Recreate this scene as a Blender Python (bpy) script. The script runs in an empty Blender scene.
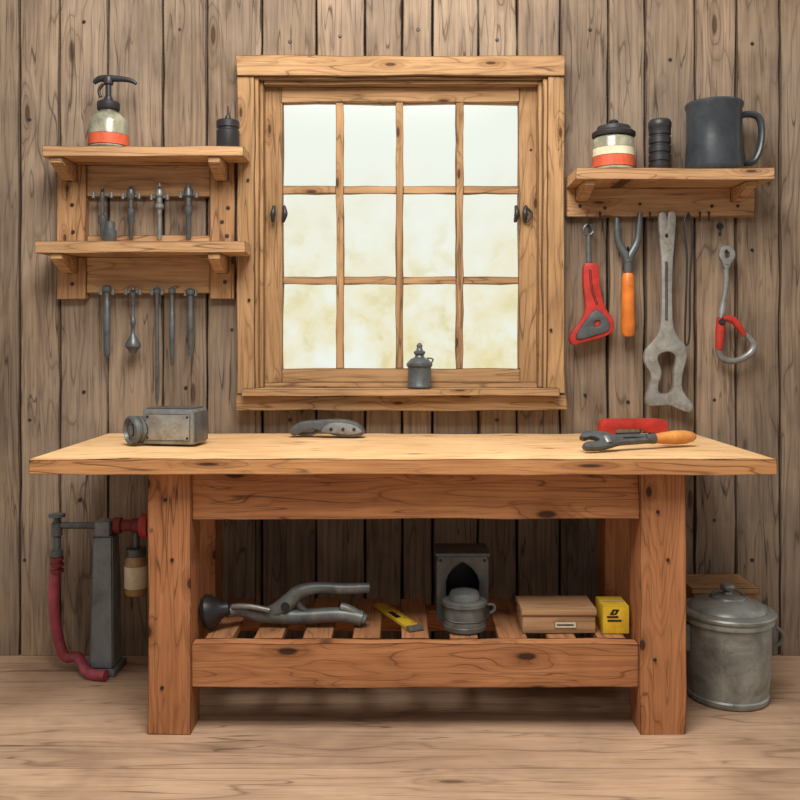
import bpy, bmesh, math, random
from mathutils import Vector, Matrix
random.seed(7)
scene=bpy.context.scene
CAM_D=3.5; CAM_H=1.234; F=896.0
def lin(c):
    out=[]
    for v in c:
        v/=255.0
        out.append(v/12.92 if v<=0.04045 else ((v+0.055)/1.055)**2.4)
    return (*out,1)
# measured photo position -> metres, for something standing at depth y (wall plane is y=0)
def S(y): return (y+CAM_D)/F
def PX(px,y): return (px-400)*S(y)
def PZ(py,y): return CAM_H-(py-340)*S(y)
def P3(px,py,y): return Vector((PX(px,y),y,PZ(py,y)))

# ---------------------------------------------------------------- materials
class NT:
    def __init__(s,name):
        s.m=bpy.data.materials.new(name); s.m.use_nodes=True
        s.t=s.m.node_tree; s.t.nodes.clear()
        s.out=s.t.nodes.new('ShaderNodeOutputMaterial')
    def n(s,typ,ins=None,**kw):
        nd=s.t.nodes.new(typ)
        for k,v in kw.items(): setattr(nd,k,v)
        if ins:
            for k,v in ins.items(): s.put(nd.inputs[k],v)
        return nd
    def put(s,sock,v):
        if isinstance(v,bpy.types.NodeSocket): s.t.links.new(v,sock)
        else: sock.default_value=v
    def math(s,op,a,b=None,c=None,clamp=False):
        nd=s.t.nodes.new('ShaderNodeMath'); nd.operation=op; nd.use_clamp=clamp
        s.put(nd.inputs[0],a)
        if b is not None: s.put(nd.inputs[1],b)
        if c is not None: s.put(nd.inputs[2],c)
        return nd.outputs[0]
    def vm(s,op,a,b=None):
        nd=s.t.nodes.new('ShaderNodeVectorMath'); nd.operation=op
        s.put(nd.inputs[0],a)
        if b is not None: s.put(nd.inputs[1],b)
        return nd
    def rng(s,v,a,b,c=0.0,d=1.0):
        nd=s.n('ShaderNodeMapRange',{'Value':v,'From Min':a,'From Max':b,'To Min':c,'To Max':d})
        nd.clamp=True; return nd.outputs[0]
    def mix(s,f,a,b,mode='MIX'):
        nd=s.t.nodes.new('ShaderNodeMix'); nd.data_type='RGBA'; nd.blend_type=mode
        s.put(nd.inputs[0],f); s.put(nd.inputs[6],a); s.put(nd.inputs[7],b)
        return nd.outputs[2]
    def noise(s,vec,scale,detail=3,rough=0.55,dist=0.0):
        return s.n('ShaderNodeTexNoise',{'Vector':vec,'Scale':scale,'Detail':detail,'Roughness':rough,'Distortion':dist}).outputs[0]
    def ink(s,col,radius,strength,inkcol):
        bv=s.n('ShaderNodeBevel',{'Radius':radius}); bv.samples=6
        g=s.n('ShaderNodeNewGeometry')
        d=s.vm('DOT_PRODUCT',bv.outputs[0],g.outputs['Normal']).outputs['Value']
        f=s.rng(d,0.985,0.90,0.0,strength)
        return s.mix(f,col,inkcol)
    def finish(s,col,rough=0.7,metal=0.0,spec=0.3,bump=None):
        p=s.n('ShaderNodeBsdfPrincipled')
        s.put(p.inputs['Base Color'],col); s.put(p.inputs['Roughness'],rough)
        p.inputs['Metallic'].default_value=metal
        p.inputs['Specular IOR Level'].default_value=spec
        if bump is not None:
            b=s.n('ShaderNodeBump',{'Strength':0.35,'Distance':0.004,'Height':bump})
            s.put(p.inputs['Normal'],b.outputs[0])
        s.t.links.new(p.outputs[0],s.out.inputs[0])
        return s.m
INK=lin((38,28,22))
def wood(name,light,dark,axis='X',k=9,line=0.55,var=0.25,knot=0.8,ks=(3,7),ksize=0.30,kmask=0.5,flat='Y',inkr=0.006,inks=0.9,fine=0.5,stretch=9,linecol=(62,40,26),blotch=0.45,grey=0.0,cracks=0.0,knotcol=(96,54,28)):
    """axis = grain direction, flat = axis the knots run along; ks = knot cells per metre (along, across)"""
    s=NT(name)
    tc=s.n('ShaderNodeTexCoord').outputs['Object']
    rnd=s.n('ShaderNodeNewGeometry').outputs['Random Per Island']
    off=s.n('ShaderNodeCombineXYZ',{0:s.math('MULTIPLY',rnd,37.0),1:s.math('MULTIPLY',rnd,91.0),2:s.math('MULTIPLY',rnd,53.0)}).outputs[0]
    base=s.vm('ADD',tc,off).outputs[0]
    sc=[stretch]*3; sc['XYZ'.index(axis)]=1.0
    v=s.vm('MULTIPLY',base,tuple(sc)).outputs[0]
    n1=s.noise(v,1.1,2,0.5,0.25)
    sep=s.n('ShaderNodeSeparateXYZ',{0:base})
    ai='XYZ'.index(axis); ci=[i for i in range(3) if i!=ai and 'XYZ'[i]!=flat][0]
    v2=s.n('ShaderNodeCombineXYZ',{0:s.math('MULTIPLY',sep.outputs[ai],float(ks[0])),1:s.math('MULTIPLY',sep.outputs[ci],float(ks[1])),2:0.0}).outputs[0]
    vor=s.n('ShaderNodeTexVoronoi',voronoi_dimensions='2D')
    s.put(vor.inputs['Vector'],v2); vor.inputs['Scale'].default_value=1.0; vor.inputs['Randomness'].default_value=0.75
    has=s.math('GREATER_THAN',s.n('ShaderNodeSeparateColor',{0:vor.outputs['Color']}).outputs[0],kmask)
    dist=vor.outputs['Distance']
    kn=s.math('MULTIPLY',s.rng(dist,0.0,ksize,1.0,0.0),has)
    kn2=s.math('POWER',kn,1.4)
    val=s.math('ADD',s.math('MULTIPLY',n1,float(k)),s.math('MULTIPLY',kn2,3.0))
    pp=s.math('PINGPONG',val,0.5)
    ln=s.rng(pp,0.0,0.075,1.0,0.0)
    brk=s.rng(s.noise(base,5.0,2),0.42,0.6)
    ln=s.math('MULTIPLY',ln,s.math('MULTIPLY',s.math('ADD',s.math('MULTIPLY',brk,0.75),0.25),line))
    # soft band shading inside the growth rings
    band=s.rng(pp,0.05,0.5,0.22,0.0)
    fs=[70.0]*3; fs[ai]=2.2
    fg=s.noise(s.vm('MULTIPLY',base,tuple(fs)).outputs[0],1.0,3,0.6)
    bl=s.noise(base,2.3,4,0.6,0.4)
    f=s.math('ADD',s.math('MULTIPLY',s.rng(fg,0.3,0.72),fine),s.math('MULTIPLY',s.rng(bl,0.3,0.72),blotch))
    f=s.math('ADD',f,band,clamp=True)
    col=s.mix(f,lin(light),lin(dark))
    if grey>0:
        gn=s.noise(tc,1.3,5,0.62,0.5)
        col=s.mix(s.rng(gn,0.4,0.66,0,grey),col,lin((120,110,102)))
    br=s.math('ADD',s.math('MULTIPLY',rnd,2*var),1.0-var)
    brc=s.n('ShaderNodeCombineColor',{0:br,1:br,2:br}).outputs[0]
    col=s.mix(1.0,col,brc,'MULTIPLY')
    col=s.mix(s.math('MULTIPLY',s.rng(kn,0.15,0.85),0.55*knot),col,lin(knotcol))
    col=s.mix(s.math('MULTIPLY',s.rng(kn,0.74,0.84),knot*0.9),col,lin((44,28,20)))
    col=s.mix(ln,col,lin(linecol))
    if cracks>0:
        cs=[26.0]*3; cs[ai]=1.3
        cn=s.noise(s.vm('MULTIPLY',base,tuple(cs)).outputs[0],1.0,1,0.4,0.1)
        cm=s.rng(s.noise(base,3.3,3),0.46,0.56)
        cr=s.math('MULTIPLY',s.rng(s.math('ABSOLUTE',s.math('SUBTRACT',cn,0.5)),0.0,0.014,cracks,0.0),cm)
        col=s.mix(cr,col,lin((40,30,24)))
        st=[180.0]*3; st[ai]=5.0
        sn=s.noise(s.vm('MULTIPLY',base,tuple(st)).outputs[0],1.0,2,0.6)
        col=s.mix(s.rng(sn,0.58,0.7,0,cracks*0.5),col,lin((60,44,34)))
    col=s.ink(col,inkr,inks,INK)
    return s.finish(col,0.78,0,0.15,bump=s.math('SUBTRACT',fg,ln))
def paint(name,c,rough=0.5,metal=0.0,var=0.35,inkr=0.0038,inks=0.95,scale=14,spec=0.4,dark=None,rust=0.0):
    s=NT(name)
    tc=s.n('ShaderNodeTexCoord').outputs['Object']
    n=s.noise(tc,scale,5,0.65,0.6)
    d=dark or tuple(v*0.5 for v in c)
    l=tuple(min(255,v*1.25+8) for v in c)
    col=s.mix(s.rng(n,0.3,0.7),lin(d),lin(l))
    col=s.mix(var,lin(c),col)
    if rust>0:
        r=s.noise(tc,scale*1.7,5,0.7,0.8)
        col=s.mix(s.rng(r,0.55,0.7,0,rust),col,lin((110,84,62)))
    sp=s.noise(tc,scale*9,3,0.7)
    col=s.mix(s.rng(sp,0.62,0.7,0,0.45*min(1,var*2)),col,lin(d))
    if inks>0: col=s.ink(col,inkr,inks,lin((20,20,22)))
    return s.finish(col,rough,metal,spec)

M={}
M['wall']=wood('weathered_wall_planks',(170,147,122),(114,96,80),'Z',k=8,line=0.65,var=0.16,knot=0.75,ks=(1.1,4.5),ksize=0.2,kmask=0.5,inkr=0.008,inks=0.95,linecol=(66,53,43),grey=0.4,cracks=0.8,blotch=0.65,fine=0.55,knotcol=(92,70,54))
M['gap']=paint('dark_backing',(30,24,20),0.9,inks=0)
M['floor']=wood('worn_floor_boards',(208,174,144),(160,130,106),'X',k=4,line=0.55,var=0.04,knot=0.6,ks=(0.8,3.0),ksize=0.14,kmask=0.5,flat='Z',inkr=0.004,inks=0.25,stretch=7,linecol=(96,72,56),fine=0.25,blotch=0.8,grey=0.12,cracks=0.65,knotcol=(124,92,68))
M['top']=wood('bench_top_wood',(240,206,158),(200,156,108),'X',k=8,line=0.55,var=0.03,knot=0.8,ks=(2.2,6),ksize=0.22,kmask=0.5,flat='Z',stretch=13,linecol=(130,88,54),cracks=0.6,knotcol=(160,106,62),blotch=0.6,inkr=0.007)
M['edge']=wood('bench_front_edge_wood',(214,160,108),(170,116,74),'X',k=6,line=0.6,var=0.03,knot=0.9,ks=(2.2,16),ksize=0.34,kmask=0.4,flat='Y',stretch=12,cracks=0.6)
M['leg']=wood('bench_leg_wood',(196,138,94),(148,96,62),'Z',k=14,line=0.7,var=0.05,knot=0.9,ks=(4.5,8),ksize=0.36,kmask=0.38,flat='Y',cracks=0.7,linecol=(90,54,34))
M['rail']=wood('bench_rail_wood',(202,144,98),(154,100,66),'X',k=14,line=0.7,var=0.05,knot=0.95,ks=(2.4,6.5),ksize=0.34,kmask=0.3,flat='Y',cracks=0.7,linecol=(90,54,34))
M['slat']=wood('bench_slat_wood',(196,142,100),(152,104,70),'Y',k=7,line=0.5,var=0.12,knot=0.4,kmask=0.6,flat='Z',cracks=0.4)
M['winz']=wood('window_wood_upright',(188,150,108),(134,102,70),'Z',k=10,line=0.65,var=0.08,knot=0.85,ks=(3.0,10),ksize=0.28,kmask=0.6,flat='Y',cracks=0.7)
M['winx']=wood('window_wood_cross',(192,154,112),(138,104,72),'X',k=10,line=0.65,var=0.08,knot=0.85,ks=(3.0,10),ksize=0.28,kmask=0.6,flat='Y',cracks=0.7)
M['shx']=wood('shelf_wood_cross',(208,168,124),(156,116,82),'X',k=10,line=0.65,var=0.08,knot=0.8,ks=(3,12),ksize=0.3,kmask=0.55,flat='Y',cracks=0.7)
M['shz']=wood('shelf_wood_upright',(192,150,108),(142,104,72),'Z',k=10,line=0.65,var=0.08,knot=0.8,ks=(4,9),ksize=0.26,kmask=0.45,flat='Y',cracks=0.7)
M['box']=wood('small_box_wood',(198,160,122),(162,122,88),'X',k=6,line=0.4,var=0.05,knot=0.3,kmask=0.7,inkr=0.004,cracks=0.3)
M['steel']=paint('worn_steel',(132,133,130),0.38,0.4,var=0.5,rust=0.45)
M['dsteel']=paint('dark_steel',(92,96,98),0.38,0.4,var=0.5,rust=0.4)
M['lsteel']=paint('pale_steel',(148,145,138),0.40,0.35,var=0.5,rust=0.5)
M['iron']=paint('black_iron',(48,48,50),0.42,0.3,rust=0.25)
M['enamel']=paint('dark_enamel',(56,61,66),0.30,0.1,var=0.5,scale=7)
M['galv']=paint('galvanised_metal',(142,146,142),0.40,0.3,var=0.7,scale=7,rust=0.35)
M['galvd']=paint('galvanised_metal_dark',(106,110,109),0.42,0.3,var=0.65,scale=9,rust=0.35)
M['red']=paint('red_paint',(172,46,38),0.4,0,var=0.45,rust=0.25)
M['dred']=paint('dark_red_paint',(126,42,42),0.45,0,var=0.4)
M['orange']=paint('orange_handle',(208,114,40),0.4,0,var=0.4)
M['tan']=paint('varnished_handle',(210,138,70),0.4,0,var=0.4)
M['hose']=paint('pink_red_hose',(160,68,82),0.4,0,var=0.45)
M['cream']=paint('cream_label',(216,202,172),0.7,0,var=0.3)
M['rlabel']=paint('orange_red_label',(196,86,54),0.6,0,var=0.35)
M['jar']=paint('cloudy_jar_glass',(144,142,122),0.22,0,var=0.75,scale=10,spec=0.6)
M['amber']=paint('amber_jar_glass',(160,128,80),0.25,0,var=0.5,spec=0.6)
M['yellow']=paint('yellow_paint',(230,186,50),0.5,0,var=0.3)
M['black']=paint('black_mark',(34,30,28),0.6,0,inks=0)
M['column']=paint('grey_blue_column',(126,134,138),0.5,0.1,var=0.5,scale=5,rust=0.3)
s=NT('window_glass')
tr=s.n('ShaderNodeBsdfTransparent',{'Color':(0.98,0.985,0.98,1)})
gl=s.n('ShaderNodeBsdfGlossy',{'Roughness':0.15})
mx=s.n('ShaderNodeMixShader',{0:0.03}); s.t.links.new(tr.outputs[0],mx.inputs[1]); s.t.links.new(gl.outputs[0],mx.inputs[2])
s.t.links.new(mx.outputs[0],s.out.inputs[0]); M['glass']=s.m

# ---------------------------------------------------------------- geometry
def catmull(pts,n=6,closed=False):
    pts=[Vector(p) for p in pts]; out=[]; N=len(pts)
    rngs=N if closed else N-1
    for i in range(rngs):
        if closed: p0,p1,p2,p3=pts[(i-1)%N],pts[i],pts[(i+1)%N],pts[(i+2)%N]
        else: p0,p1,p2,p3=pts[max(i-1,0)],pts[i],pts[i+1],pts[min(i+2,N-1)]
        for j in range(n):
            t=j/n
            out.append(0.5*((2*p1)+(-p0+p2)*t+(2*p0-5*p1+4*p2-p3)*t*t+(-p0+3*p1-3*p2+p3)*t**3))
    if not closed: out.append(pts[-1])
    return out
class Obj:
    def __init__(s,name): s.name=name; s.bm=bmesh.new(); s.mats=[]
    def mi(s,k):
        if k not in s.mats: s.mats.append(k)
        return s.mats.index(k)
    def merge(s,b,mat,mtx=None):
        if mtx is not None: bmesh.ops.transform(b,matrix=mtx,verts=b.verts)
        bmesh.ops.recalc_face_normals(b,faces=b.faces)
        idx=s.mi(mat)
        for f in b.faces: f.material_index=idx
        me=bpy.data.meshes.new('t'); b.to_mesh(me); b.free()
        s.bm.from_mesh(me); bpy.data.meshes.remove(me)
    def box(s,x0,x1,y0,y1,z0,z1,mat,bev=0.0,mtx=None):
        b=bmesh.new()
        bmesh.ops.create_cube(b,size=1,matrix=Matrix.Translation(((x0+x1)/2,(y0+y1)/2,(z0+z1)/2))@Matrix.Diagonal((abs(x1-x0),abs(y1-y0),abs(z1-z0),1)))
        if bev: bmesh.ops.bevel(b,geom=list(b.edges),offset=bev,segments=2,profile=0.5,affect='EDGES')
        s.merge(b,mat,mtx)
    def board(s,x0,x1,y0,y1,z0,z1,mat,axis='X',jit=0.0025,seg=None,bev=0.0,mtx=None):
        a='XYZ'.index(axis); lo=[x0,y0,z0]; hi=[x1,y1,z1]
        L=hi[a]-lo[a]; seg=seg or max(2,int(L/0.13))
        o=[i for i in range(3) if i!=a]
        b=bmesh.new(); rings=[]
        for i in range(seg+1):
            t=lo[a]+L*i/seg; r=[]
            for (u,v) in ((0,0),(1,0),(1,1),(0,1)):
                c=[0,0,0]; c[a]=t
                if i in (0,seg): c[a]+=random.uniform(-jit,jit)*0.6
                c[o[0]]=(hi if u else lo)[o[0]]+random.uniform(-jit,jit)*(0.7)
                c[o[1]]=(hi if v else lo)[o[1]]+random.uniform(-jit,jit)*(0.7)
                r.append(b.verts.new(c))
            rings.append(r)
        for i in range(seg):
            for k in range(4):
                b.faces.new((rings[i][k],rings[i][(k+1)%4],rings[i+1][(k+1)%4],rings[i+1][k]))
        b.faces.new(rings[0]); b.faces.new(rings[-1])
        s.merge(b,mat,mtx)
    def lathe(s,prof,mat,loc=(0,0,0),mtx=None,seg=32,scale=(1,1)):
        b=bmesh.new(); rings=[]
        for r,z in prof:
            if r<=1e-6: rings.append([b.verts.new((0,0,z))])
            else: rings.append([b.verts.new((r*scale[0]*math.cos(2*math.pi*i/seg),r*scale[1]*math.sin(2*math.pi*i/seg),z)) for i in range(seg)])
        for A,B in zip(rings,rings[1:]):
            for i in range(seg):
                j=(i+1)%seg
                if len(A)==1 and len(B)==1: continue
                if len(A)==1: b.faces.new((A[0],B[i],B[j]))
                elif len(B)==1: b.faces.new((A[i],A[j],B[0]))
                else: b.faces.new((A[i],A[j],B[j],B[i]))
        if len(rings[0])>1: b.faces.new(rings[0])
        if len(rings[-1])>1: b.faces.new(rings[-1])
        m=Matrix.Translation(loc)
        if mtx is not None: m=m@mtx
        s.merge(b,mat,m)
    def tube(s,path,r,mat,seg=12,closed=False,sm=0,flat=1.0):
        if sm: 
            n0=len(path)
            path2=catmull(path,sm,closed)
            if isinstance(r,(list,tuple)):
                rr=[]
                for i in range(len(path2)):
                    t=i/sm; a=int(t)%n0; c=min(a+1,n0-1) if not closed else (a+1)%n0
                    rr.append(r[a]+(r[c]-r[a])*(t-int(t)))
                r=rr
            path=path2
        path=[Vector(p) for p in path]; N=len(path)
        if not isinstance(r,(list,tuple)): r=[r]*N
        b=bmesh.new(); rings=[]; up=None
        for i,p in enumerate(path):
            if closed: t=(path[(i+1)%N]-path[(i-1)%N])
            else: t=path[min(i+1,N-1)]-path[max(i-1,0)]
            if t.length<1e-9: t=Vector((0,0,1))
            t.normalize()
            if up is None:
                up=Vector((0,1,0)) if abs(t.y)<0.9 else Vector((0,0,1))
            up=(up-t*up.dot(t)); up.normalize(); sd=t.cross(up)
            rings.append([b.verts.new(p+(up*math.cos(2*math.pi*k/seg)*flat+sd*math.sin(2*math.pi*k/seg))*r[i]) for k in range(seg)])
        M_=N if closed else N-1
        for i in range(M_):
            A=rings[i]; B=rings[(i+1)%N]
            for k in range(seg): b.faces.new((A[k],A[(k+1)%seg],B[(k+1)%seg],B[k]))
        if not closed: b.faces.new(rings[0]); b.faces.new(rings[-1])
        s.merge(b,mat)
    def plate(s,loops,t,mat,mtx=None,bev=0.0015,sm=0):
        """extruded outline (first loop) with holes; local XY -> default world XZ"""
        cu=bpy.data.curves.new('c','CURVE'); cu.dimensions='2D'; cu.fill_mode='BOTH'
        cu.extrude=max(t/2-bev,0.0005); cu.bevel_depth=bev; cu.bevel_resolution=1
        for lp in loops:
            pts=[Vector((p[0],p[1],0)) for p in lp]
            if sm: pts=catmull(pts,sm,True)
            sp=cu.splines.new('POLY'); sp.points.add(len(pts)-1)
            for q,p in zip(sp.points,pts): q.co=(p.x,p.y,0,1)
            sp.use_cyclic_u=True
        ob=bpy.data.objects.new('c',cu); scene.collection.objects.link(ob)
        dg=bpy.context.evaluated_depsgraph_get(); dg.update()
        me=bpy.data.meshes.new_from_object(ob.evaluated_get(dg))
        b=bmesh.new(); b.from_mesh(me)
        bmesh.ops.remove_doubles(b,verts=b.verts,dist=1e-5)
        bpy.data.objects.remove(ob); bpy.data.curves.remove(cu); bpy.data.meshes.remove(me)
        if mtx is None: mtx=Matrix.Identity(4)
        s.merge(b,mat,mtx@Matrix.Rotation(math.pi/2,4,'X'))
    def pplate(s,loops,y,t,mat,bev=0.0015,sm=0):
        lps=[[(PX(a,y),PZ(b,y)) for a,b in lp] for lp in loops]
        s.plate(lps,t,mat,Matrix.Translation((0,y,0)),bev,sm)
    def done(s,angle=38):
        me=bpy.data.meshes.new(s.name); 
        vs=[v.co for v in s.bm.verts]
        lo=Vector((min(v.x for v in vs),min(v.y for v in vs),min(v.z for v in vs)))
        hi=Vector((max(v.x for v in vs),max(v.y for v in vs),max(v.z for v in vs)))
        o=Vector(((lo.x+hi.x)/2,(lo.y+hi.y)/2,lo.z))
        for v in s.bm.verts: v.co-=o
        s.bm.to_mesh(me); s.bm.free()
        for k in s.mats: me.materials.append(M[k])
        me.shade_smooth(); me.set_sharp_from_angle(angle=math.radians(angle))
        ob=bpy.data.objects.new(s.name,me); ob.location=o
        scene.collection.objects.link(ob); return ob
RY=lambda a:Matrix.Rotation(a,4,'Y')
RX=lambda a:Matrix.Rotation(a,4,'X')
RZ=lambda a:Matrix.Rotation(a,4,'Z')

# ---------------------------------------------------------------- room shell
HX0,HX1,HZ0,HZ1=-0.565,0.572,1.02,2.262   # window opening
w=Obj('wall_back')
bounds=[-150,-105,-62,-22,20,60,108,163,207,262,316,365,402,433,478,517,560,608,645,695,736,780,826,868,915,960]
for a,b_ in zip(bounds,bounds[1:]):
    g=random.uniform(0.003,0.005)
    x0=(a-400)/256+g; x1=(b_-400)/256-g
    segs=[(0.0,2.8)]
    if x1>HX0 and x0<HX1:
        if x0<HX0-0.05: 
            w.board(x0,HX0,0,0.03,0,2.8,'wall','Z',0.003); x0=HX0
        elif x1>HX1+0.05:
            w.board(HX1,x1,0,0.03,0,2.8,'wall','Z',0.003); x1=HX1
        segs=[(0.0,HZ0),(HZ1,2.8)]
    for z0,z1 in segs: w.board(x0,x1,0+random.uniform(0,0.004),0.03,z0,z1,'wall','Z',0.004)
X0,X1=(-150-400)/256,(960-400)/256
for q in ((X0,HX0,0,2.8),(HX1,X1,0,2.8),(HX0,HX1,0,HZ0),(HX0,HX1,HZ1,2.8)):
    w.box(q[0],q[1],0.03,0.06,q[2],q[3],'gap')
for px,py in ((84,22),(180,30),(290,42),(340,36),(418,30),(497,40),(590,30),(670,60),(752,44),(84,392),(186,388),(232,330),(585,395),(628,402),(714,400),(752,250),(30,120),(30,420),(290,420),(497,420),(752,560),(714,520),(80,500),(25,560)):
    w.lathe([(0,0.0),(0.006,0),(0.005,0.005),(0,0.005)],'iron',P3(px,py,0.003),RX(math.pi/2),8)
w.done()
f=Obj('floor')
y=0.06; 
for d in (0.52,0.46,0.5,0.5,0.52,0.5,0.52,0.5,0.5):
    f.board(X0,X1,y-d+0.0006,y-0.0006,-0.04,0.0,'floor','X',0.0006,seg=18); y-=d
f.box(X0,X1,y,0.06,-0.08,-0.041,'gap')
f.done()

# ---------------------------------------------------------------- window
w=Obj('window_1')
w.board(HX0,HX0+0.02,-0.045,0.1,HZ0+0.02,HZ1,'winz','Z'); w.board(HX1-0.02,HX1,-0.045,0.1,HZ0+0.02,HZ1,'winz','Z')
w.board(HX0,HX1,-0.045,0.1,HZ1-0.02,HZ1,'winx','X')
w.board(-0.626,-0.560,-0.055,-0.002,1.03,2.262,'winz','Z',0.004); w.board(0.567,0.632,-0.055,-0.002,1.03,2.262,'winz','Z',0.004)
w.board(-0.628,0.634,-0.062,-0.002,2.25,2.325,'winx','X',0.005)
w.board(-0.60,0.605,-0.105,0.10,1.022,1.0475,'winx','X')
w.board(-0.630,0.638,-0.07,-0.002,0.964,1.020,'winx','X',0.005)
ys0,ys1=0.02,0.065
w.board(-0.545,-0.462,ys0,ys1,1.05,2.240,'winz','Z',0.004); w.board(0.467,0.552,ys0,ys1,1.05,2.240,'winz','Z',0.004)
w.board(-0.464,0.469,ys0,ys1,2.168,2.240,'winx','X',0.004); w.board(-0.464,0.469,ys0-0.004,ys1,1.05,1.122,'winx','X',0.004)
w.board(-0.545,-0.53,-0.02,0.019,1.05,2.24,'winz','Z'); w.board(0.537,0.552,-0.02,0.019,1.05,2.24,'winz','Z')
w.board(-0.53,0.537,-0.02,0.019,2.226,2.241,'winx','X')
w.board(-0.53,0.537,0.004,0.019,1.0485,1.068,'winx','X')
for px in (340,399.5,459.5):
    x=PX(px,0.03); w.board(x-0.0145,x+0.0145,0.022,0.055,1.121,2.169,'winz','Z',0.0035,seg=14)
for py in (190,280.5):
    z=PZ(py,0.03); w.board(-0.463,0.468,0.026,0.05,z-0.0145,z+0.0145,'winx','X',0.0035,seg=14)
w.box(-0.47,0.475,0.0385,0.0415,1.11,2.18,'glass')
for px,sg in ((284,1),(274,-1)):
    y=-0.005 if sg<0 else 0.012
    w.tube([P3(px,206,y),P3(px+1*sg,214,y-0.01),P3(px-1,222,y)],[0.006,0.011,0.006],'iron',sm=4)
for px,sg in ((516,1),(526,-1)):
    w.tube([P3(px,206,0.012),P3(px+1*sg,214,0.0),P3(px-1,222,0.012)],[0.006,0.011,0.006],'iron',sm=4)
w.tube([P3(527,208,0.0),P3(532,214,0.0),P3(527,222,0.0)],0.005,'iron',sm=4)
for px,py in ((249,72),(553,68),(531,150),(551,330),(249,300),(248,180)):
    w.lathe([(0,0),(0.006,0),(0.005,0.004),(0,0.004)],'iron',P3(px,py,-0.057),RX(math.pi/2),10)
w.done()

# ---------------------------------------------------------------- workbench
b=Obj('workbench')
TT=0.870
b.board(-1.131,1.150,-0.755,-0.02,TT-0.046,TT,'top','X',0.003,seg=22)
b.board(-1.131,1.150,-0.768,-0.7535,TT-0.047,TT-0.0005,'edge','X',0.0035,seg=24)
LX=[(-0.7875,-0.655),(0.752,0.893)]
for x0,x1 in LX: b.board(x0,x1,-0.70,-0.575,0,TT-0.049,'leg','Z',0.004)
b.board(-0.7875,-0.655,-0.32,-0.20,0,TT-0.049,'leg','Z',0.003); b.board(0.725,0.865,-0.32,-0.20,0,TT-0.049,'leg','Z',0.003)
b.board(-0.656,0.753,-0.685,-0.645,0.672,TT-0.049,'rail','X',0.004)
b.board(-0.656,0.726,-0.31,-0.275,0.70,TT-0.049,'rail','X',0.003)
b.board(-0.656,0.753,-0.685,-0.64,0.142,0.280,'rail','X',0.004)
b.board(-0.656,0.726,-0.26,-0.215,0.18,0.262,'rail','X',0.003)
for x0,x1 in ((-0.75,-0.70),(0.80,0.85)):
    b.board(x0,x1,-0.575,-0.32,0.16,0.26,'slat','Y',0.002); b.board(x0,x1,-0.575,-0.32,0.70,0.815,'slat','Y',0.002)
n=9; pitch=(0.753+0.656)/n
for i in range(n):
    x=-0.656+pitch*(i+0.5); hw=0.045
    b.board(x-hw,x+hw,-0.639,-0.20,0.263,0.282,'slat','Y',0.002)
b.board(-0.656,0.753,-0.639,-0.61,0.20,0.2625,'slat','X',0.001)
for px,py in ((165,500),(172,560),(162,688),(658,512),(668,560),(655,660)):
    b.lathe([(0,0),(0.006,0),(0.005,0.003),(0,0.003)],'iron',P3(px,py,-0.703),RX(math.pi/2),8)
b.done()

# ---------------------------------------------------------------- shelves
s=Obj('tool_shelf')
for z0,z1,xl,xr in ((1.912,1.9485,-1.3185,-0.578),(1.556,1.5986,-1.344,-0.571)):
    s.board(xl,xr,-0.20,-0.0665,z0,z1,'shx','X',0.0035)
    s.board(xl+0.003,-0.640,-0.066,-0.001,z0,z1,'shx','X',0.001)
for x0,x1 in ((-1.328,-1.215),(-0.735,-0.640)):
    s.board(x0,x1,-0.035,-0.001,1.5995,1.911,'shz','Z'); s.board(x0,x1,-0.035,-0.001,1.392,1.555,'shz','Z')
    xm=(x0+x1)/2
    for zt in (1.911,1.555):
        L=[(-0.0,0),( -0.15,0),(-0.15,-0.02),(-0.05,-0.06),(0.0,-0.06)]
        s.plate([L],0.045,'shx',Matrix.Translation((xm,-0.036,zt))@RZ(math.pi/2),0.002)
s.board(-1.214,-0.736,-0.026,-0.001,1.79,1.911,'shx','X'); s.board(-1.214,-0.736,-0.026,-0.001,1.415,1.555,'shx','X')
s.board(-1.214,-0.736,-0.022,-0.001,1.5995,1.64,'shx','X')
for px,py in ((226,178),(228,208),(222,222),(227,236),(72,205),(73,232),(225,282),(72,284),(70,180)):
    s.lathe([(0,0),(0.007,0),(0.006,0.004),(0,0.004)],'iron',P3(px,py,-0.036),RX(math.pi/2),10)
s.done()
s=Obj('wall_shelf')
s.board(0.645,1.372,-0.22,-0.001,1.822,1.8635,'shx','X',0.0035)
s.board(0.645,1.375,-0.032,-0.001,1.712,1.821,'shx','X',0.003)
for xm in (0.70,1.30):
    L=[(0.0,0),(-0.16,0),(-0.16,-0.015),(-0.05,-0.05),(0.0,-0.05)]
    s.plate([L],0.04,'shx',Matrix.Translation((xm,-0.033,1.821))@RZ(math.pi/2),0.002)
for px,py in ((580,206),(605,208),(640,204),(712,206),(738,206)):
    s.lathe([(0,0),(0.006,0),(0.005,0.004),(0,0.004)],'iron',P3(px,py,-0.033),RX(math.pi/2),10)
for px in (600,650,700,709):   # small screw hooks along the rail
    s.tube([P3(px,213,-0.031),P3(px,213,-0.05),P3(px,217,-0.062),P3(px,220,-0.055),P3(px,218,-0.046)],0.0035,'iron',sm=4,seg=8)
s.done()

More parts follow.
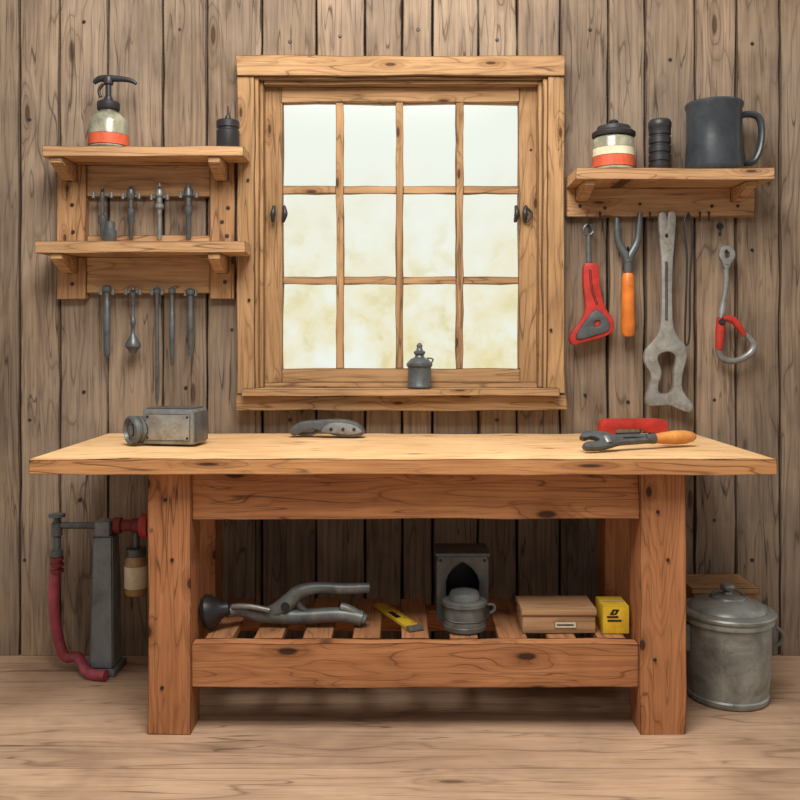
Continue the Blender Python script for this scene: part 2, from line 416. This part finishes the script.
# ---------------------------------------------------------------- items on shelves
zb=1.951; c=(PX(110,-0.10),-0.118,zb)
o=Obj('pump_bottle')
o.lathe([(0,0),(0.066,0),(0.072,0.006),(0.072,0.095),(0.066,0.115),(0.045,0.135),(0.032,0.142),(0.032,0.155),(0,0.155)],'jar',c)
o.lathe([(0.0735,0.012),(0.0745,0.013),(0.0745,0.052),(0.0735,0.053)],'rlabel',c)
o.lathe([(0,0.15),(0.04,0.15),(0.042,0.153),(0.042,0.176),(0.036,0.182),(0.018,0.186),(0.014,0.20),(0.011,0.202),(0.011,0.245),(0.017,0.247),(0.02,0.262),(0.016,0.275),(0,0.28)],'iron',c)
cx,cy,_=c
o.tube([(cx-0.055,cy,zb+0.252),(cx-0.035,cy,zb+0.268),(cx,cy,zb+0.27),(cx+0.05,cy,zb+0.268),(cx+0.085,cy,zb+0.262),(cx+0.105,cy,zb+0.25)],[0.007,0.012,0.014,0.011,0.009,0.006],'iron',sm=4)
o.tube([(cx-0.03,cy,zb+0.20),(cx-0.036,cy,zb+0.225),(cx-0.02,cy,zb+0.25)],0.006,'iron',sm=4)
o.done()
o=Obj('small_canister'); c=(PX(228,-0.12),-0.12,1.951)
o.lathe([(0,0),(0.041,0),(0.043,0.004),(0.043,0.07),(0.039,0.074),(0.039,0.08),(0.043,0.083),(0.043,0.106),(0.038,0.111),(0.012,0.115),(0.01,0.128),(0.004,0.13),(0.003,0.165),(0,0.166)],'iron',c)
o.done()
o=Obj('label_jar'); c=(PX(613,-0.115),-0.125,1.866)
o.lathe([(0,0),(0.072,0),(0.076,0.005),(0.076,0.12),(0.068,0.132),(0.06,0.136),(0,0.136)],'jar',c)
o.lathe([(0.0772,0.014),(0.078,0.015),(0.078,0.054),(0.0772,0.055)],'rlabel',c)
o.lathe([(0.0765,0.0555),(0.0775,0.056),(0.0775,0.085),(0.0765,0.086)],'cream',c)
o.lathe([(0,0.13),(0.078,0.13),(0.081,0.134),(0.081,0.146),(0.074,0.152),(0.066,0.155),(0.06,0.17),(0.035,0.178),(0.016,0.18),(0.018,0.19),(0.012,0.196),(0,0.197)],'iron',c)
o.done()
o=Obj('metal_shaker'); c=(PX(659,-0.115),-0.125,1.866)
pr=[(0,0),(0.038,0),(0.041,0.004)]
for k in range(4): z=0.03+k*0.033; pr+=[(0.041,z),(0.0375,z+0.003),(0.0375,z+0.008),(0.041,z+0.011)]
pr+=[(0.041,0.165),(0.043,0.168),(0.043,0.185),(0.036,0.196),(0.02,0.201),(0,0.202)]
o.lathe(pr,'iron',c); o.done()
o=Obj('enamel_mug'); c=(PX(714,-0.112),-0.112,1.866); cx=c[0]
o.lathe([(0,0),(0.100,0),(0.104,0.005),(0.106,0.02),(0.101,0.12),(0.101,0.235),(0.106,0.245),(0.107,0.256),(0.103,0.262),(0.096,0.258),(0.095,0.02),(0,0.015)],'enamel',c,seg=48)
o.tube([(cx+0.097,-0.112,1.866+0.215),(cx+0.13,-0.112,1.866+0.222),(cx+0.168,-0.112,1.866+0.21),(cx+0.180,-0.112,1.866+0.16),(cx+0.172,-0.112,1.866+0.09),(cx+0.150,-0.112,1.866+0.045),(cx+0.12,-0.112,1.866+0.038),(cx+0.097,-0.112,1.866+0.045)],0.0125,'enamel',sm=5,flat=1.4)
o.done()
o=Obj('grease_pot'); c=(PX(419.5,-0.05),-0.05,1.0495)
o.lathe([(0,0),(0.044,0),(0.047,0.003),(0.047,0.01),(0.045,0.013),(0.045,0.08),(0.05,0.085),(0.05,0.094),(0.044,0.1),(0.034,0.112),(0.02,0.118),(0.016,0.126),(0.022,0.132),(0.022,0.14),(0.014,0.145),(0.01,0.155),(0.012,0.163),(0.006,0.172),(0,0.174)],'dsteel',c)
o.tube([(c[0]+0.042,-0.05,1.14),(c[0]+0.052,-0.05,1.16),(c[0]+0.03,-0.05,1.165)],0.003,'dsteel',sm=4)
o.done()

# ---------------------------------------------------------------- left hanging tools
def hang(name,px,spec,y,board_y,mat='dsteel',peg=None,bar=None):
    """spec: list of (py, radius_px)"""
    o=Obj(name); sc=S(y)
    z0=PZ(spec[-1][0],y)
    prof=[(0,0)]+[(r*sc*0.9,PZ(py,y)-z0) for py,r in reversed(spec)]+[(0,PZ(spec[0][0],y)-z0)]
    o.lathe(prof,mat,(PX(px,y),y,z0),seg=16)
    if peg:
        o.tube([P3(px,peg,board_y-0.0015),P3(px,peg,y-0.012)],0.005,'iron',seg=8)
    if bar:
        o.tube([P3(px-bar[0],bar[1],y),P3(px+bar[0],bar[1],y)],0.006,'steel',seg=8)
        for sg in (-1,1): o.tube([P3(px+sg*bar[0],bar[1]-3,y),P3(px+sg*bar[0],bar[1]+3,y)],0.007,'steel',seg=8)
    o.done()
yb=-0.027; yt=-0.065
hang('hand_drill_bit',102.5,[(187,1.5),(193,2),(197,3),(199,2),(214,2),(216,4.5),(222,5),(226,3),(235,2.5),(240,1)],yt,yb,'dsteel',190,(9,195))
hang('nut_driver',131,[(186,2),(190,4),(194,5),(198,4),(200,2.2),(208,2.2),(210,4),(222,4),(224,2.6),(238,2.4),(240,1)],yt,yb,'dsteel',188,(8,196))
hang('screwdriver',159.5,[(183,1.5),(188,3),(192,5),(196,5),(198,3),(203,3),(204,5),(208,5),(210,2.8),(240,2.2)],yt,yb,'steel',188,(8,197))
hang('center_punch',188.5,[(184,2),(190,5),(196,5.5),(198,3),(206,3),(207,4.5),(214,4),(216,3),(238,3),(240,2)],yt,yb,'dsteel',188,(8,195))
yt=-0.055
hang('steel_file',107,[(285,2),(287,5),(291,5),(293,3),(300,3),(302,4),(352,3.6),(356,3),(358,1)],yt,yb,'dsteel',289,(6,292))
hang('valve_tool',133,[(287,1.5),(290,3),(294,3.5),(297,2),(318,1.8),(320,3),(324,3),(326,2),(334,2),(338,5),(344,8.5),(347,8.5),(350,5),(353,4)],yt,yb,'dsteel',291,(7,292))
hang('long_rod',157,[(287,1.5),(289,4),(293,4),(295,2.2),(300,2),(400,1.8),(405,0.6)],yt,yb,'dsteel',291,(5,292))
hang('round_file',172,[(287,1.5),(289,4),(293,4),(295,2.2),(312,2.2),(314,3.2),(345,2.8),(364,1.8),(366,0.6)],yt,yb,'dsteel',291)
hang('cold_chisel',190.5,[(288,2),(290,5),(294,5),(296,3),(308,3),(310,3.6),(345,3.2),(350,2),(356,2)],yt,yb,'dsteel',292,(5,293))
o=Obj('spark_plug_socket'); c=(PX(110,-0.13),-0.13,1.601)
o.lathe([(0,0),(0.022,0),(0.024,0.003),(0.024,0.045),(0.019,0.05),(0.018,0.075),(0.012,0.08),(0,0.08)],'dsteel',c,seg=20); o.done()

# ---------------------------------------------------------------- right hanging tools
y=-0.055
def ring(o,px,py,rpx,y,rt,mat):
    ce=P3(px,py,y); R=rpx*S(y)
    o.tube([ce+Vector((R*math.cos(a*math.pi/10),0,R*math.sin(a*math.pi/10))) for a in range(20)],rt,mat,seg=8,closed=True)
def peg(o,px,py,y=-0.055):
    o.tube([P3(px,py,0.002 if py>218 else -0.030),P3(px,py,y-0.014),P3(px,py-2,y-0.02)],0.0045,'iron',seg=8)
o=Obj('pipe_cutter')
ring(o,588.5,230,5,y,0.006,'dsteel'); peg(o,588.5,226)
o.tube([P3(588.5,235,y),P3(588.5,250,y),P3(589,270,y)],[0.008,0.010,0.012],'dsteel',sm=3)
o.pplate([[(584,267),(590,264),(597,267),(598,284),(601,300),(606,312),(612,320),(611,331),(600,337),(584,341),(573,344),(570,338),(574,330),(581,321),(586,308),(584,288)]],y,0.03,'red',0.004,3)
o.pplate([[(587,320),(596,310),(607,320),(608,330),(594,335),(579,339),(577,335)],[(594,321),(600,320),(600,326),(594,327)]],y-0.014,0.012,'dsteel',0.002,2)
o.tube([P3(590,270,y-0.014),P3(592,290,y-0.014),P3(597,304,y-0.014)],0.004,'dred',sm=3)
o.done()
o=Obj('forked_screwdriver')
o.tube([P3(617,218,y),P3(617,228,y),P3(618.5,242,y),P3(625,254,y),P3(628,262,y)],[0.010,0.013,0.014,0.017,0.018],'dsteel',sm=4)
o.tube([P3(640,213,y),P3(639,226,y),P3(637,242,y),P3(631,254,y),P3(628,262,y)],[0.010,0.013,0.014,0.017,0.018],'dsteel',sm=4)
o.tube([P3(628,258,y),P3(628,276,y)],[0.018,0.014],'dsteel')
sc=S(y); z0=PZ(337,y)
o.lathe([(0,0),(5*sc,0.002),(6.8*sc,4*sc),(7.2*sc,12*sc),(6.4*sc,30*sc),(6.6*sc,50*sc),(6*sc,60*sc),(4.4*sc,64*sc),(0,64.5*sc)],'orange',(PX(628,y),y,z0),seg=20)
peg(o,628,249); o.done()
o=Obj('large_wrench')
o.pplate([[(659,217),(662,213),(665,216),(666.5,232),(668,216),(671,212),(674.5,216),(673,240),(671,270),(671,320),(676,336),(684,346),(685,358),(681,374),(681,390),(691,405),(688,411),(678,408),(668,404),(649,405),(646,398),(650,386),(651,374),(645,362),(646,350),(656,338),(661,322),(662,270),(660,240)],
  [(656,358),(661,352),(670,351),(676,357),(674,372),(673,388),(668,394),(658,393),(657,384),(660,372)]],y,0.022,'lsteel',0.004,3)
o.tube([P3(666.5,262,y-0.011),P3(666.5,320,y-0.011)],0.004,'dsteel',seg=8)
peg(o,666.7,236); o.done()
o=Obj('wire_hook'); y2=-0.085
o.tube([P3(684,222,y2),P3(688,213,y2),P3(691,222,y2),P3(692,250,y2),P3(690,280,y2),P3(690,320,y2),P3(689,340,y2),P3(686.5,345,y2),P3(685,338,y2),P3(686,300,y2),P3(687,260,y2),P3(685,236,y2)],0.004,'iron',seg=8,closed=True,sm=4)
peg(o,687.5,217,y2); o.done()
o=Obj('red_grip_pliers')
o.pplate([[(721,248),(727,246),(733,250),(734,257),(730,263),(728,268),(724,268),(722,262),(719,256)],[(724,252),(729,252),(729,258),(724,258)]],y,0.018,'steel',0.002,3)
o.tube([P3(726,265,y),P3(726,285,y),P3(723,305,y),P3(721,322,y)],[0.011,0.010,0.012,0.018],'steel',sm=4)
o.tube([P3(721,318,y),P3(720,332,y),P3(719,350,y)],[0.017,0.018,0.014],'red',sm=3)
o.tube([P3(722,318,y-0.008),P3(733,320,y-0.008),P3(741,330,y-0.008),P3(744,336,y-0.008)],[0.012,0.015,0.012,0.009],'red',sm=4)
o.tube([P3(718,348,y),P3(722,358,y),P3(734,361,y),P3(748,355,y),P3(754,346,y),P3(749,338,y),P3(744,334,y)],[0.012,0.013,0.012,0.013,0.014,0.011,0.009],'steel',sm=4)
o.lathe([(0,0),(0.013,0),(0.011,0.006),(0,0.007)],'iron',P3(722,322,y-0.014),RX(math.pi/2),12)
peg(o,726.5,252); o.done()
o=Obj('wall_hook')
o.lathe([(0,0),(0.014,0),(0.012,0.006),(0,0.007)],'iron',P3(720,226,-0.0),RX(math.pi/2),12)
o.tube([P3(720,226,-0.002),P3(720,227,-0.03),P3(720,232,-0.045),P3(720,235,-0.035),P3(720,232,-0.026)],0.005,'iron',sm=4); o.done()

# ---------------------------------------------------------------- bench-top items
zt=TT+0.0045
o=Obj('bench_lamp')
m=Matrix.Translation((PX(176,-0.38),-0.39,zt))@RZ(math.radians(-10))
o.box(-0.094,0.094,-0.062,0.062,0.002,0.124,'steel',0.009,m)
o.box(-0.080,0.080,-0.066,-0.060,0.018,0.106,'lsteel',0.002,m)
o.box(0.092,0.100,-0.052,0.052,0.012,0.112,'dsteel',0.003,m)
o.box(-0.084,0.084,-0.05,0.05,0.122,0.127,'dsteel',0.002,m)
for zz in (0.026,0.098): 
    for xx in (-0.072,0.072): o.lathe([(0,0),(0.004,0),(0.003,0.003),(0,0.003)],'iron',mtx=m@Matrix.Translation((xx,-0.066,zz))@RX(math.pi/2),seg=8)
dv=Vector((-0.74,-0.67,0.0)).normalized()
org=m@Vector((-0.086,-0.01,0.051))
mm=Matrix.Translation(org)@dv.to_track_quat('Z','Y').to_matrix().to_4x4()
o.lathe([(0,-0.03),(0.034,-0.03),(0.034,0.02),(0.045,0.022),(0.047,0.026),(0.047,0.05),(0.043,0.053),(0.043,0.058),(0.049,0.061),(0.049,0.078),(0.041,0.081),(0.036,0.068),(0.020,0.064),(0.020,0.074),(0.008,0.078),(0,0.078)],'galvd',mtx=mm,seg=32)
o.done()
o=Obj('folding_knife')
yy=-0.16
o.pplate([[(291,431),(294,427),(303,423),(315,422),(330,421),(344,421),(356,424),(363,430),(363,434),(352,436),(338,435),(326,431.5),(316,428.5),(307,429.5),(300,433),(294,434.5)]],yy,0.05,'dsteel',0.004,3)
o.pplate([[(322,431.8),(330,424),(350,425),(360,430),(361,433),(350,435),(338,434)]],yy-0.027,0.006,'steel',0.002,3)
for p in (331,343,354): o.lathe([(0,0),(0.006,0),(0.005,0.004),(0,0.004)],'iron',P3(p,430,yy-0.030),RX(math.pi/2),10)
o.tube([P3(295,432,yy),P3(300,434.5,yy),P3(312,434.5,yy),P3(318,431,yy)],0.006,'dsteel',sm=4)
ob=o.done(); ob.location.z=zt
o=Obj('red_clamp'); yy=-0.27
o.pplate([[(600,426),(604,422.5),(620,422),(655,422),(664,424),(665,431),(661,434),(645,433),(640,430),(616,430),(613,434),(613,440),(602,440.5),(600,436)]],yy,0.05,'red',0.004,2)
o.tube([P3(605,438,yy-0.01),P3(640,437,yy-0.01)],0.009,'iron')
o.tube([P3(652,433,yy),P3(652,439,yy)],0.014,'iron')
ob=o.done(); ob.location.z=zt
o=Obj('adjustable_wrench')
A=Vector((0.615,-0.590,0)); B=Vector((1.022,-0.43,0)); dr=(B-A); ang=math.atan2(dr.y,dr.x)
m=Matrix.Translation((A.x,A.y,zt+0.024))@RZ(ang)
mh=m@Matrix.Translation((0.25,0,0))@RY(math.pi/2)
o.lathe([(0,0),(0.013,0),(0.016,0.01),(0.02,0.04),(0.024,0.09),(0.023,0.13),(0.017,0.16),(0.01,0.172),(0,0.174)],'tan',mtx=mh,seg=24)
o.lathe([(0,-0.03),(0.013,-0.03),(0.016,-0.02),(0.018,0.004),(0,0.005)],'dsteel',mtx=mh,seg=24)
flat=m@RX(math.radians(-48))
o.plate([[(0.235,-0.010),(0.235,0.012),(0.12,0.015),(0.09,0.022),(0.06,0.032),(0.02,0.038),(-0.012,0.032),(-0.022,0.018),(-0.008,0.013),(0.012,0.018),(0.038,0.006),(0.03,-0.008),(-0.01,-0.008),(-0.03,-0.016),(-0.02,-0.030),(0.03,-0.030),(0.08,-0.022),(0.12,-0.013)],[(0.13,-0.003),(0.21,-0.002),(0.21,0.004),(0.13,0.006)]],0.020,'dsteel',flat,0.003,2)
mk=flat@Matrix.Translation((0.066,0,-0.002))
o.lathe([(0,-0.016),(0.014,-0.016),(0.016,-0.012),(0.016,0.012),(0.014,0.016),(0,0.016)],'steel',mtx=mk,seg=16)
ob=o.done(); ob.location.z=zt

# ---------------------------------------------------------------- lower shelf items
zs=0.2845
def onshelf(o): ob=o.done(); ob.location.z=zs; return ob
yy=-0.53
o=Obj('caulking_gun')
def Q(px,py,dy=0): return P3(px,py,yy+dy)
bm_=Matrix.Translation(Q(216,616,-0.03))@RY(math.radians(-100))
o.lathe([(0,-0.045),(0.02,-0.045),(0.026,-0.02),(0.04,-0.005),(0.054,0.012),(0.058,0.026),(0.05,0.040),(0.03,0.048),(0,0.05)],'iron',mtx=bm_,seg=28)
o.tube([Q(226,618,-0.02),Q(240,615),Q(262,620),Q(300,622),(Q(340,620)),Q(362,624)],[0.018,0.022,0.026,0.026,0.024,0.026],'galvd',sm=5)
o.tube([Q(258,622,0.0),Q(276,616),Q(290,606),Q(300,597),(Q(318,593)),Q(345,594),Q(370,593)],[0.02,0.026,0.028,0.024,0.019,0.018,0.017],'galvd',sm=5)
o.tube([Q(340,612),Q(350,616),Q(364,626)],[0.014,0.018,0.022],'galvd',sm=4)
o.tube([Q(296,600),Q(300,612),Q(310,620)],[0.014,0.012,0.014],'dsteel',sm=4)
o.lathe([(0,0),(0.014,0),(0.012,0.008),(0,0.009)],'iron',Q(285,612,-0.026),RX(math.pi/2),14)
o.tube([Q(232,612,-0.022),Q(250,612,-0.03),Q(270,616,-0.03)],0.009,'steel',sm=3)
onshelf(o)
o=Obj('yellow_ruler')
A=Vector((-0.072,-0.30,0)); B=Vector((0.052,-0.575,0)); d=B-A; L=d.length
m=Matrix.Translation((A.x,A.y,zs))@RZ(math.atan2(d.y,d.x))
o.box(0,L,-0.025,0.025,0,0.010,'yellow',0.001,m)
o.box(L-0.02,L+0.003,-0.026,0.026,-0.0,0.014,'steel',0.001,m)
for i in range(1,18):
    ln=0.018 if i%4==0 else 0.010
    o.box(i*0.0158-0.001,i*0.0158+0.001,0.025-ln,0.024,0.0101,0.0108,'black',0,m)
o.box(0.11,0.18,-0.018,0.002,0.0101,0.0108,'black',0,m)
onshelf(o)
o=Obj('kerosene_stove')
yf=-0.46; x0,x1=PX(437,yf),PX(488,yf); H=PZ(556,yf)-zs
xm=(x0+x1)/2; hw=(x1-x0)/2
arch=[(-0.056,0.02),(-0.058,0.13),(-0.050,0.155),(-0.034,0.176),(-0.016,0.190),(0.0,0.200),(0.016,0.190),(0.034,0.176),(0.050,0.155),(0.058,0.13),(0.056,0.02)]
m=Matrix.Translation((xm,yf,zs))
o.plate([[(-hw,0),(hw,0),(hw,H-0.02),(hw-0.006,H),(-hw+0.006,H),(-hw,H-0.02)],arch],0.012,'dsteel',m,0.002)
o.box(xm-hw,xm-hw+0.008,yf+0.007,yf+0.13,zs,zs+H-0.002,'dsteel',0.001)
o.box(xm+hw-0.008,xm+hw,yf+0.007,yf+0.13,zs,zs+H-0.002,'dsteel',0.001)
o.box(xm-hw,xm+hw,yf+0.13,yf+0.138,zs,zs+H-0.002,'iron',0.001)
o.box(xm-hw-0.006,xm+hw+0.006,yf-0.012,yf+0.14,zs+H,zs+H+0.012,'dsteel',0.003)
o.box(xm-hw+0.01,xm+hw-0.01,yf+0.007,yf+0.13,zs+0.0,zs+0.01,'iron')
for sg in (-1,1): o.lathe([(0,0),(0.005,0),(0.004,0.003),(0,0.003)],'iron',(xm+sg*(hw-0.012),yf-0.006,zs+H-0.014),RX(math.pi/2),8)
c=(PX(464.5,-0.55),-0.55,zs)
o.lathe([(0,0),(0.066,0),(0.07,0.004),(0.07,0.016),(0.067,0.019),(0.067,0.078),(0.074,0.082),(0.074,0.092),(0.066,0.096),(0.052,0.098),(0.05,0.114),(0.046,0.122),(0.02,0.130),(0,0.131)],'galvd',c,seg=40)
o.tube([(c[0]-0.072,-0.55,zs+0.078),(c[0]-0.074,-0.60,zs+0.060),(c[0]-0.04,-0.63,zs+0.045),(c[0]+0.04,-0.63,zs+0.045),(c[0]+0.074,-0.60,zs+0.060),(c[0]+0.072,-0.55,zs+0.078)],0.0035,'iron',sm=5,seg=8)
o.tube([(c[0]+0.07,-0.55,zs+0.078),(c[0]+0.094,-0.55,zs+0.078),(c[0]+0.098,-0.55,zs+0.060),(c[0]+0.07,-0.55,zs+0.045)],0.005,'galvd',sm=4,seg=8)
o.done()
o=Obj('wooden_box')
x0,x1=0.392,0.637
o.box(x0+0.004,x1-0.004,-0.60,-0.455,zs,zs+0.056,'box',0.002)
o.box(x0,x1,-0.605,-0.45,zs+0.058,zs+0.080,'box',0.003)
o.box(0.50,0.57,-0.603,-0.6005,zs+0.018,zs+0.038,'cream')
o.box(0.508,0.562,-0.6036,-0.603,zs+0.026,zs+0.030,'black')
o.done()
o=Obj('yellow_carton')
x0,x1=0.655,0.741
m=Matrix.Translation(((x0+x1)/2,-0.55,zs))
hw=(x1-x0)/2
o.box(-hw,hw,-0.055,0.055,0,0.090,'yellow',0.002,m)
o.box(-hw+0.014,-hw+0.05,-0.0565,-0.055,0.052,0.057,'black',0,m)
o.box(-hw+0.016,-hw+0.06,-0.0565,-0.055,0.040,0.045,'black',0,m)
o.plate([[(-0.02,0.062),(0.0,0.062),(0.01,0.078),(-0.01,0.078)],[(-0.010,0.065),(-0.003,0.065),(0.001,0.075),(-0.006,0.075)]],0.0015,'black',m@Matrix.Translation((0,-0.0555,0)),0.0002)
o.box(-hw+0.004,hw-0.004,-0.003,0.003,0.0901,0.0908,'cream',0,m)
o.done()

# ---------------------------------------------------------------- floor pump on the left
o=Obj('floor_pump'); yy=-0.15
def Q(px,py,dy=0): return P3(px,py,yy+dy)
x0,x1=PX(94,yy),PX(118,yy); ztop=PZ(534,yy)
b2=bmesh.new()
vs=[]
for z,(a,b_),dp in ((0.022,(x0,x1),0.055),(ztop,(x0+0.008,x1-0.008),0.04)):
    vs.append([b2.verts.new((a,yy-dp,z)),b2.verts.new((b_,yy-dp,z)),b2.verts.new((b_,yy+dp,z)),b2.verts.new((a,yy+dp,z))])
for k in range(4): b2.faces.new((vs[0][k],vs[0][(k+1)%4],vs[1][(k+1)%4],vs[1][k]))
b2.faces.new(vs[0]); b2.faces.new(vs[1])
bmesh.ops.bevel(b2,geom=list(b2.edges),offset=0.005,segments=2,affect='EDGES')
o.merge(b2,'column')
o.box(x0-0.005,x1+0.012,yy-0.075,yy+0.075,0.001,0.024,'column',0.005)
o.box((x0+x1)/2-0.028,(x0+x1)/2+0.028,yy-0.047,yy+0.03,ztop,ztop+0.055,'column',0.006)
zp=ztop+0.032
o.tube([(PX(57,yy),yy,zp),(PX(120,yy),yy,zp)],0.013,'dsteel')
o.lathe([(0,0),(0.024,0),(0.024,0.02),(0.03,0.024),(0.03,0.05),(0.022,0.055),(0.022,0.09),(0.028,0.094),(0.028,0.13),(0.03,0.132),(0.03,0.15),(0,0.152)],'dred',mtx=Matrix.Translation((PX(108,yy),yy,zp))@RY(math.pi/2),seg=24)
o.lathe([(0,0),(0.042,0),(0.046,0.006),(0.046,0.03),(0.03,0.036),(0,0.038)],'red',mtx=Matrix.Translation((PX(141,yy),yy,zp))@RY(math.pi/2),seg=24)
o.lathe([(0,0),(0.02,0),(0.022,0.008),(0.022,0.03),(0.014,0.034),(0.014,0.08),(0.02,0.085),(0.02,0.13),(0.013,0.135),(0.011,0.15),(0.03,0.154),(0.03,0.165),(0.012,0.168),(0,0.17)],'dsteel',(PX(57,yy),yy,PZ(558,yy)),seg=20)
hz=0.021
o.tube([Q(57,560),Q(54,590),Q(56,625),Q(64,655),Vector((PX(79,yy),yy-0.01,0.05)),Vector((PX(96,yy),yy-0.085,hz)),Vector((PX(116,yy),yy-0.11,hz))],0.0195,'hose',sm=7,seg=16)
for p in (560,566,572): o.lathe([(0,0),(0.0245,0),(0.0245,0.012),(0,0.012)],'dred',(PX(57,yy),yy,PZ(p,yy)),seg=20)
jx=PX(136,yy); jt=PZ(548,yy); jb=PZ(594,yy); h=jt-jb
o.tube([(jx,yy,zp),(jx,yy,jt-0.01)],0.013,'dsteel')
o.lathe([(0,0),(0.037,0),(0.041,0.006),(0.041,h*0.74),(0.032,h*0.84),(0.032,h*0.86),(0,h*0.86)],'amber',(jx,yy,jb),seg=28)
o.lathe([(0.0415,h*0.15),(0.0425,h*0.16),(0.0425,h*0.62),(0.0415,h*0.63)],'cream',(jx,yy,jb),seg=28)
o.lathe([(0,h*0.84),(0.036,h*0.84),(0.036,h),(0,h*1.01)],'dsteel',(jx,yy,jb),seg=28)
o.done()

# ---------------------------------------------------------------- galvanised pot on the right
o=Obj('galvanised_pot'); c=(PX(727.5,-0.40),-0.40,0.001)
o.lathe([(0,0),(0.128,0),(0.134,0.006),(0.136,0.02),(0.132,0.026),(0.140,0.10),(0.143,0.22),(0.143,0.262),(0.152,0.268),(0.154,0.280),(0.150,0.288),(0,0.288)],'galv',c,seg=56)
o.lathe([(0.150,0.289),(0.158,0.290),(0.160,0.298),(0.155,0.304),(0.13,0.308),(0.126,0.316),(0.11,0.326),(0.075,0.340),(0.06,0.343),(0.056,0.349),(0.03,0.354),(0.018,0.356),(0.012,0.366),(0.022,0.372),(0.026,0.380),(0.018,0.388),(0,0.39)],'galv',c,seg=56)
cx=c[0]
for sg in (-1,1):
    xx=cx+sg*0.146; pts=[]
    for a in range(9):
        t=math.pi*a/8
        pts.append((xx+sg*0.036*math.sin(t),-0.42,0.215+0.032*math.cos(t)))
    o.tube(pts,0.007,'galvd',sm=2,seg=10)
    o.box(xx-0.012,xx+0.008,-0.438,-0.402,0.170,0.262,'galvd',0.003)
pts=[(cx+0.055*math.cos(math.pi*a/8),-0.40,0.345+0.03*math.sin(math.pi*a/8)) for a in range(9)]
o.tube(pts,0.005,'galvd',seg=8,sm=2)
o.done()
o=Obj('wooden_crate')
o.board(1.08,1.31,-0.20,-0.185,0.005,0.30,'box','X'); o.board(1.08,1.31,-0.03,-0.015,0.005,0.30,'box','X')
o.board(1.08,1.095,-0.184,-0.031,0.005,0.30,'box','Y'); o.board(1.295,1.31,-0.184,-0.031,0.005,0.30,'box','Y')
o.board(1.07,1.32,-0.21,-0.008,0.301,0.322,'shx','X')
o.done()

# ---------------------------------------------------------------- light
wd=bpy.data.worlds.new('world'); scene.world=wd; wd.use_nodes=True
t=wd.node_tree; t.nodes.clear()
s=NT.__new__(NT); s.t=t; s.m=None
out=t.nodes.new('ShaderNodeOutputWorld'); bg=t.nodes.new('ShaderNodeBackground'); t.links.new(bg.outputs[0],out.inputs[0])
tc=s.n('ShaderNodeTexCoord').outputs['Generated']
sep=s.n('ShaderNodeSeparateXYZ',{0:tc})
n1=s.noise(tc,11.0,4,0.6,0.3); n2=s.noise(tc,34.0,4,0.6,0.2)
el=s.rng(sep.outputs[2],0.0,0.2,1.0,0.0)
fo=s.math('MULTIPLY',s.rng(s.math('ADD',s.math('MULTIPLY',n1,0.6),s.math('MULTIPLY',n2,0.4)),0.38,0.58),el)
sky=s.mix(fo,lin((246,250,240)),lin((240,226,176)))
sky=s.mix(s.math('MULTIPLY',s.rng(n2,0.54,0.66),s.math('MULTIPLY',el,0.4)),sky,lin((214,206,152)))
inside=s.rng(sep.outputs[1],-0.15,0.25)
col=s.mix(inside,(0.37,0.35,0.325,1),sky)
t.links.new(col,bg.inputs[0]); bg.inputs[1].default_value=1.03
def area(name,loc,tgt,size,power,colr):
    l=bpy.data.lights.new(name,'AREA'); l.shape='SQUARE'; l.size=size; l.energy=power; l.color=colr
    o=bpy.data.objects.new(name,l); o.location=loc
    o.rotation_euler=(Vector(tgt)-Vector(loc)).to_track_quat('-Z','Y').to_euler(); scene.collection.objects.link(o)
area('added_key_light',(-0.1,-1.9,3.35),(0.05,-0.3,0.9),1.5,124,(1,0.955,0.89))  # soft key added above the view for brightness and shadows, no real fixture
scene.view_settings.view_transform='Standard'; scene.view_settings.look='None'

cam=bpy.data.cameras.new('camera'); co=bpy.data.objects.new('camera',cam)
co.location=(0,-CAM_D,CAM_H); co.rotation_euler=(math.pi/2,0,0)
cam.sensor_width=36; cam.lens=F/800*36; cam.shift_y=-60/800
scene.collection.objects.link(co); scene.camera=co
